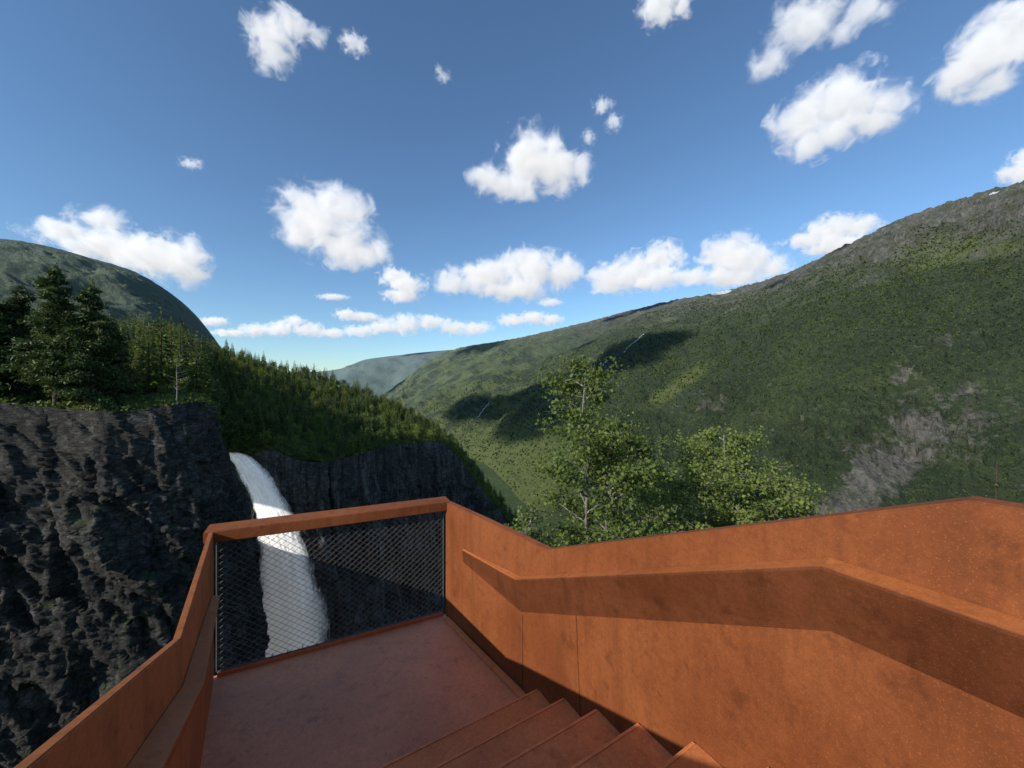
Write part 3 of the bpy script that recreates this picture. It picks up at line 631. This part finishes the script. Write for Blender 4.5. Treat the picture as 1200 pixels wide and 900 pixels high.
# ---------------------------------------------------------------- clouds
cl=[]
def cloudw(fld,label,tau,amp_=4.0):
    bm=bmesh.new()
    xs_=[c_[0]-r_[0] for c_,r_ in fld]+[c_[0]+r_[0] for c_,r_ in fld];W=max(xs_)-min(xs_)
    for c_,r_ in fld:
        bmesh.ops.create_icosphere(bm,subdivisions=3,radius=1,matrix=Matrix.Translation(c_)@Matrix.Diagonal((r_[0]*1.5,r_[1]*1.5,r_[2]*1.5,1)))
    me=bpy.data.meshes.new('cloud');bm.to_mesh(me);bm.free();o=bpy.data.objects.new('cloud',me);C.objects.link(o)
    md=o.modifiers.new('r','REMESH');md.mode='VOXEL';md.voxel_size=W/60
    cl.append((o,label,tau*.7,max(r_[2] for _,r_ in fld),fld,amp_))
def cloud(lobes,label,tau=10,alt=1400,seed=0):
    vm=sum(l[1] for l in lobes)/len(lobes);Yc=alt*F/(450-vm);k=Yc/F;r=random.Random(seed+100);fld=[]
    for (u,v,ru,rv) in lobes:
        rd=(ru+rv)*.5;p=P(u,v,Yc);p[1]+=r.uniform(-.3,.3)*rd*k;fld.append((p,np.array((ru,rd,rv))*k))
    cloudw(fld,label,tau)
S=[
([(322,52,22,26),(345,30,16,17),(372,40,14,11),(308,70,12,12)],'ragged white cloud near the top left of the sky',8),
([(413,50,15,9),(425,58,7,6)],'small wisp beside the ragged top left cloud',3),
([(772,12,22,16),(800,8,12,9)],'small white cloud cut by the top edge, right of centre',8),
([(905,70,22,16),(930,35,26,26),(960,18,36,20),(1015,10,30,13),(985,42,18,8)],'wide wispy cloud at the top right, above the two large white clouds',4.5),
([(950,135,32,26),(990,112,34,30),(1030,128,32,22),(945,170,24,18),(975,155,26,16)],'big puffy white cloud under the wispy one at the upper right',9),
([(1120,92,22,16),(1148,66,32,28),(1182,40,34,32),(1168,92,28,16),(1230,20,40,30)],'large bright cloud cut by the right edge of the picture',9),
([(1200,200,18,14),(1205,183,14,10)],'small cloud at the right edge just above the mountain ridge',8),
([(625,188,34,28),(650,200,26,24),(590,210,30,16),(565,205,16,10),(682,195,12,18),(610,222,26,10)],'compact white cloud high above the valley centre with a small tail',10),
([(705,125,12,8),(720,142,10,9),(690,160,8,8)],'thin wisp to the upper right of the compact central cloud',2.5),
([(372,255,38,30),(405,245,28,22),(400,285,40,24),(435,300,22,15),(350,275,24,14)],'large round white cloud left of centre above the waterfall valley',10),
([(463,325,18,11),(478,335,20,12),(470,345,22,8)],'small white cloud just right of and below the large round one',8),
([(115,254,24,13),(80,274,34,14),(130,288,48,18),(185,300,42,20),(215,305,24,26),(235,322,14,6)],'long slanting white cloud above the rounded hill at the left',10),
([(530,328,22,14),(570,322,32,16),(620,315,36,21),(658,318,22,18),(600,338,46,11)],'broad white cloud low over the centre of the valley',10),
([(712,328,22,16),(745,318,28,19),(778,302,22,17),(765,330,32,11)],'white cloud over the valley right of the broad central one',10),
([(815,325,20,9),(850,300,28,21),(878,305,32,19),(905,312,20,13),(860,325,36,11)],'white cloud resting behind the mountain ridge at the right',10),
([(950,280,20,10),(975,270,26,14),(1005,266,20,9),(975,290,34,10)],'flat white cloud peeking over the steep mountain ridge at the right',8),
([(268,390,22,4),(300,387,18,7),(326,385,16,9),(347,378,12,7),(362,386,16,8),(388,390,20,5)],'low cloud bank on the horizon above the forested ridge, left part',6),
([(425,388,20,6),(450,384,18,8),(476,380,20,11),(505,378,16,9),(530,384,18,8),(556,385,20,7)],'low cloud bank on the horizon above the far blue hill',6.5),
([(602,375,18,6),(625,373,16,7),(645,375,14,6)],'small flat cloud at the right end of the horizon bank',6),
([(425,371,20,5),(407,369,14,6)],'thin flat cloud just above the horizon bank',5),
([(390,348,16,3)],'tiny streak of cloud below the large round cloud',3),
([(225,193,12,5),(232,190,5,4)],'tiny faint cloud scrap alone in the blue at the left',1.5),
([(520,90,9,6),(514,80,4,5)],'tiny faint cloud scrap high in the blue, centre left',1.2),
([(253,377,14,5)],'tiny cloud beside the rounded left hill',5),
([(645,354,13,4)],'tiny cloud under the broad central cloud',4),
]
for i,(lb,lab_,tau) in enumerate(S): cloud(lb,lab_,tau,seed=i)
# unseen cloud added toward the sun to cast a shadow across the far valley side
def lit_from(pt,alt): d_=(alt-pt[2])/sd.z; return np.array(pt)+np.array(sd)*d_
hits=[]
for (u,v) in ((560,478),(600,474),(640,462),(680,446),(715,428),(750,402),(625,492)):
    h_=bv.ray_cast(Vector((0,0,0)),Vector(P(u,v,1.0)).normalized())[0]
    if h_ is not None: hits.append(np.array(h_))
if hits: cloudw([(lit_from(h_,1500),np.array((330,300,110))) for h_ in hits],'broad unseen cloud added at the left to shade the far valley side',18,.7)
dg=bpy.context.evaluated_depsgraph_get();dg.update()
for (o,label,tau,s_,fld,amp_) in cl:
    me=bpy.data.meshes.new_from_object(o.evaluated_get(dg));n=len(me.vertices)
    co_=np.zeros(n*3,np.float32);me.vertices.foreach_get('co',co_);co_=co_.reshape(-1,3).astype(float)
    o.modifiers.clear();o.data=me;o.name='cloud';tag(o,label,'cloud')
    ctr=co_.mean(0);me.transform(Matrix.Translation(-Vector(ctr)));o.location=ctr
    sg=tau/(1.6*s_)
    m=bpy.data.materials.new('cloud_vapour');m.use_nodes=True;nt=m.node_tree;nt.nodes.remove(nt.nodes['Principled BSDF'])
    p=pos(nt);best=None
    for (cp_,rr) in fld:
        sb=nd(nt,'ShaderNodeVectorMath',_operation='SUBTRACT');nt.links.new(p,sb.inputs[0]);sb.inputs[1].default_value=cp_
        dv=nd(nt,'ShaderNodeVectorMath',_operation='DIVIDE');nt.links.new(sb.outputs[0],dv.inputs[0]);dv.inputs[1].default_value=rr
        ln=nd(nt,'ShaderNodeVectorMath',_operation='LENGTH');nt.links.new(dv.outputs[0],ln.inputs[0])
        v_=mth(nt,'SUBTRACT',1.0,ln.outputs['Value'])
        if best is None: best=v_
        else:
            sm=nd(nt,'ShaderNodeMath',_operation='SMOOTH_MAX');nt.links.new(best,sm.inputs[0]);nt.links.new(v_,sm.inputs[1]);sm.inputs[2].default_value=.25;best=sm.outputs[0]
    nz=noise(nt,p,1/(s_*.8),8,.66,.5)
    fv=mth(nt,'ADD',best,mth(nt,'MULTIPLY',mth(nt,'SUBTRACT',nz,.49),amp_))
    mr=nd(nt,'ShaderNodeMapRange',_interpolation_type='SMOOTHSTEP');nt.links.new(fv,mr.inputs[0]);mr.inputs[1].default_value=-.1;mr.inputs[2].default_value=1.1
    den=mth(nt,'MULTIPLY',mr.outputs[0],sg)
    pv_=nd(nt,'ShaderNodeVolumePrincipled');pv_.inputs['Color'].default_value=(1,1,1,1);nt.links.new(den,pv_.inputs['Density']);pv_.inputs['Anisotropy'].default_value=.1
    nt.links.new(mth(nt,'MULTIPLY',den,.42),pv_.inputs['Emission Strength']);pv_.inputs['Emission Color'].default_value=(.98,.985,1,1)  # self-glow standing in for light scattered inside the cloud
    nt.links.new(pv_.outputs[0],nt.nodes['Material Output'].inputs['Volume']);me.materials.append(m)
    try: m.cycles.volume_step_rate=.8
    except Exception as ex: print(ex)
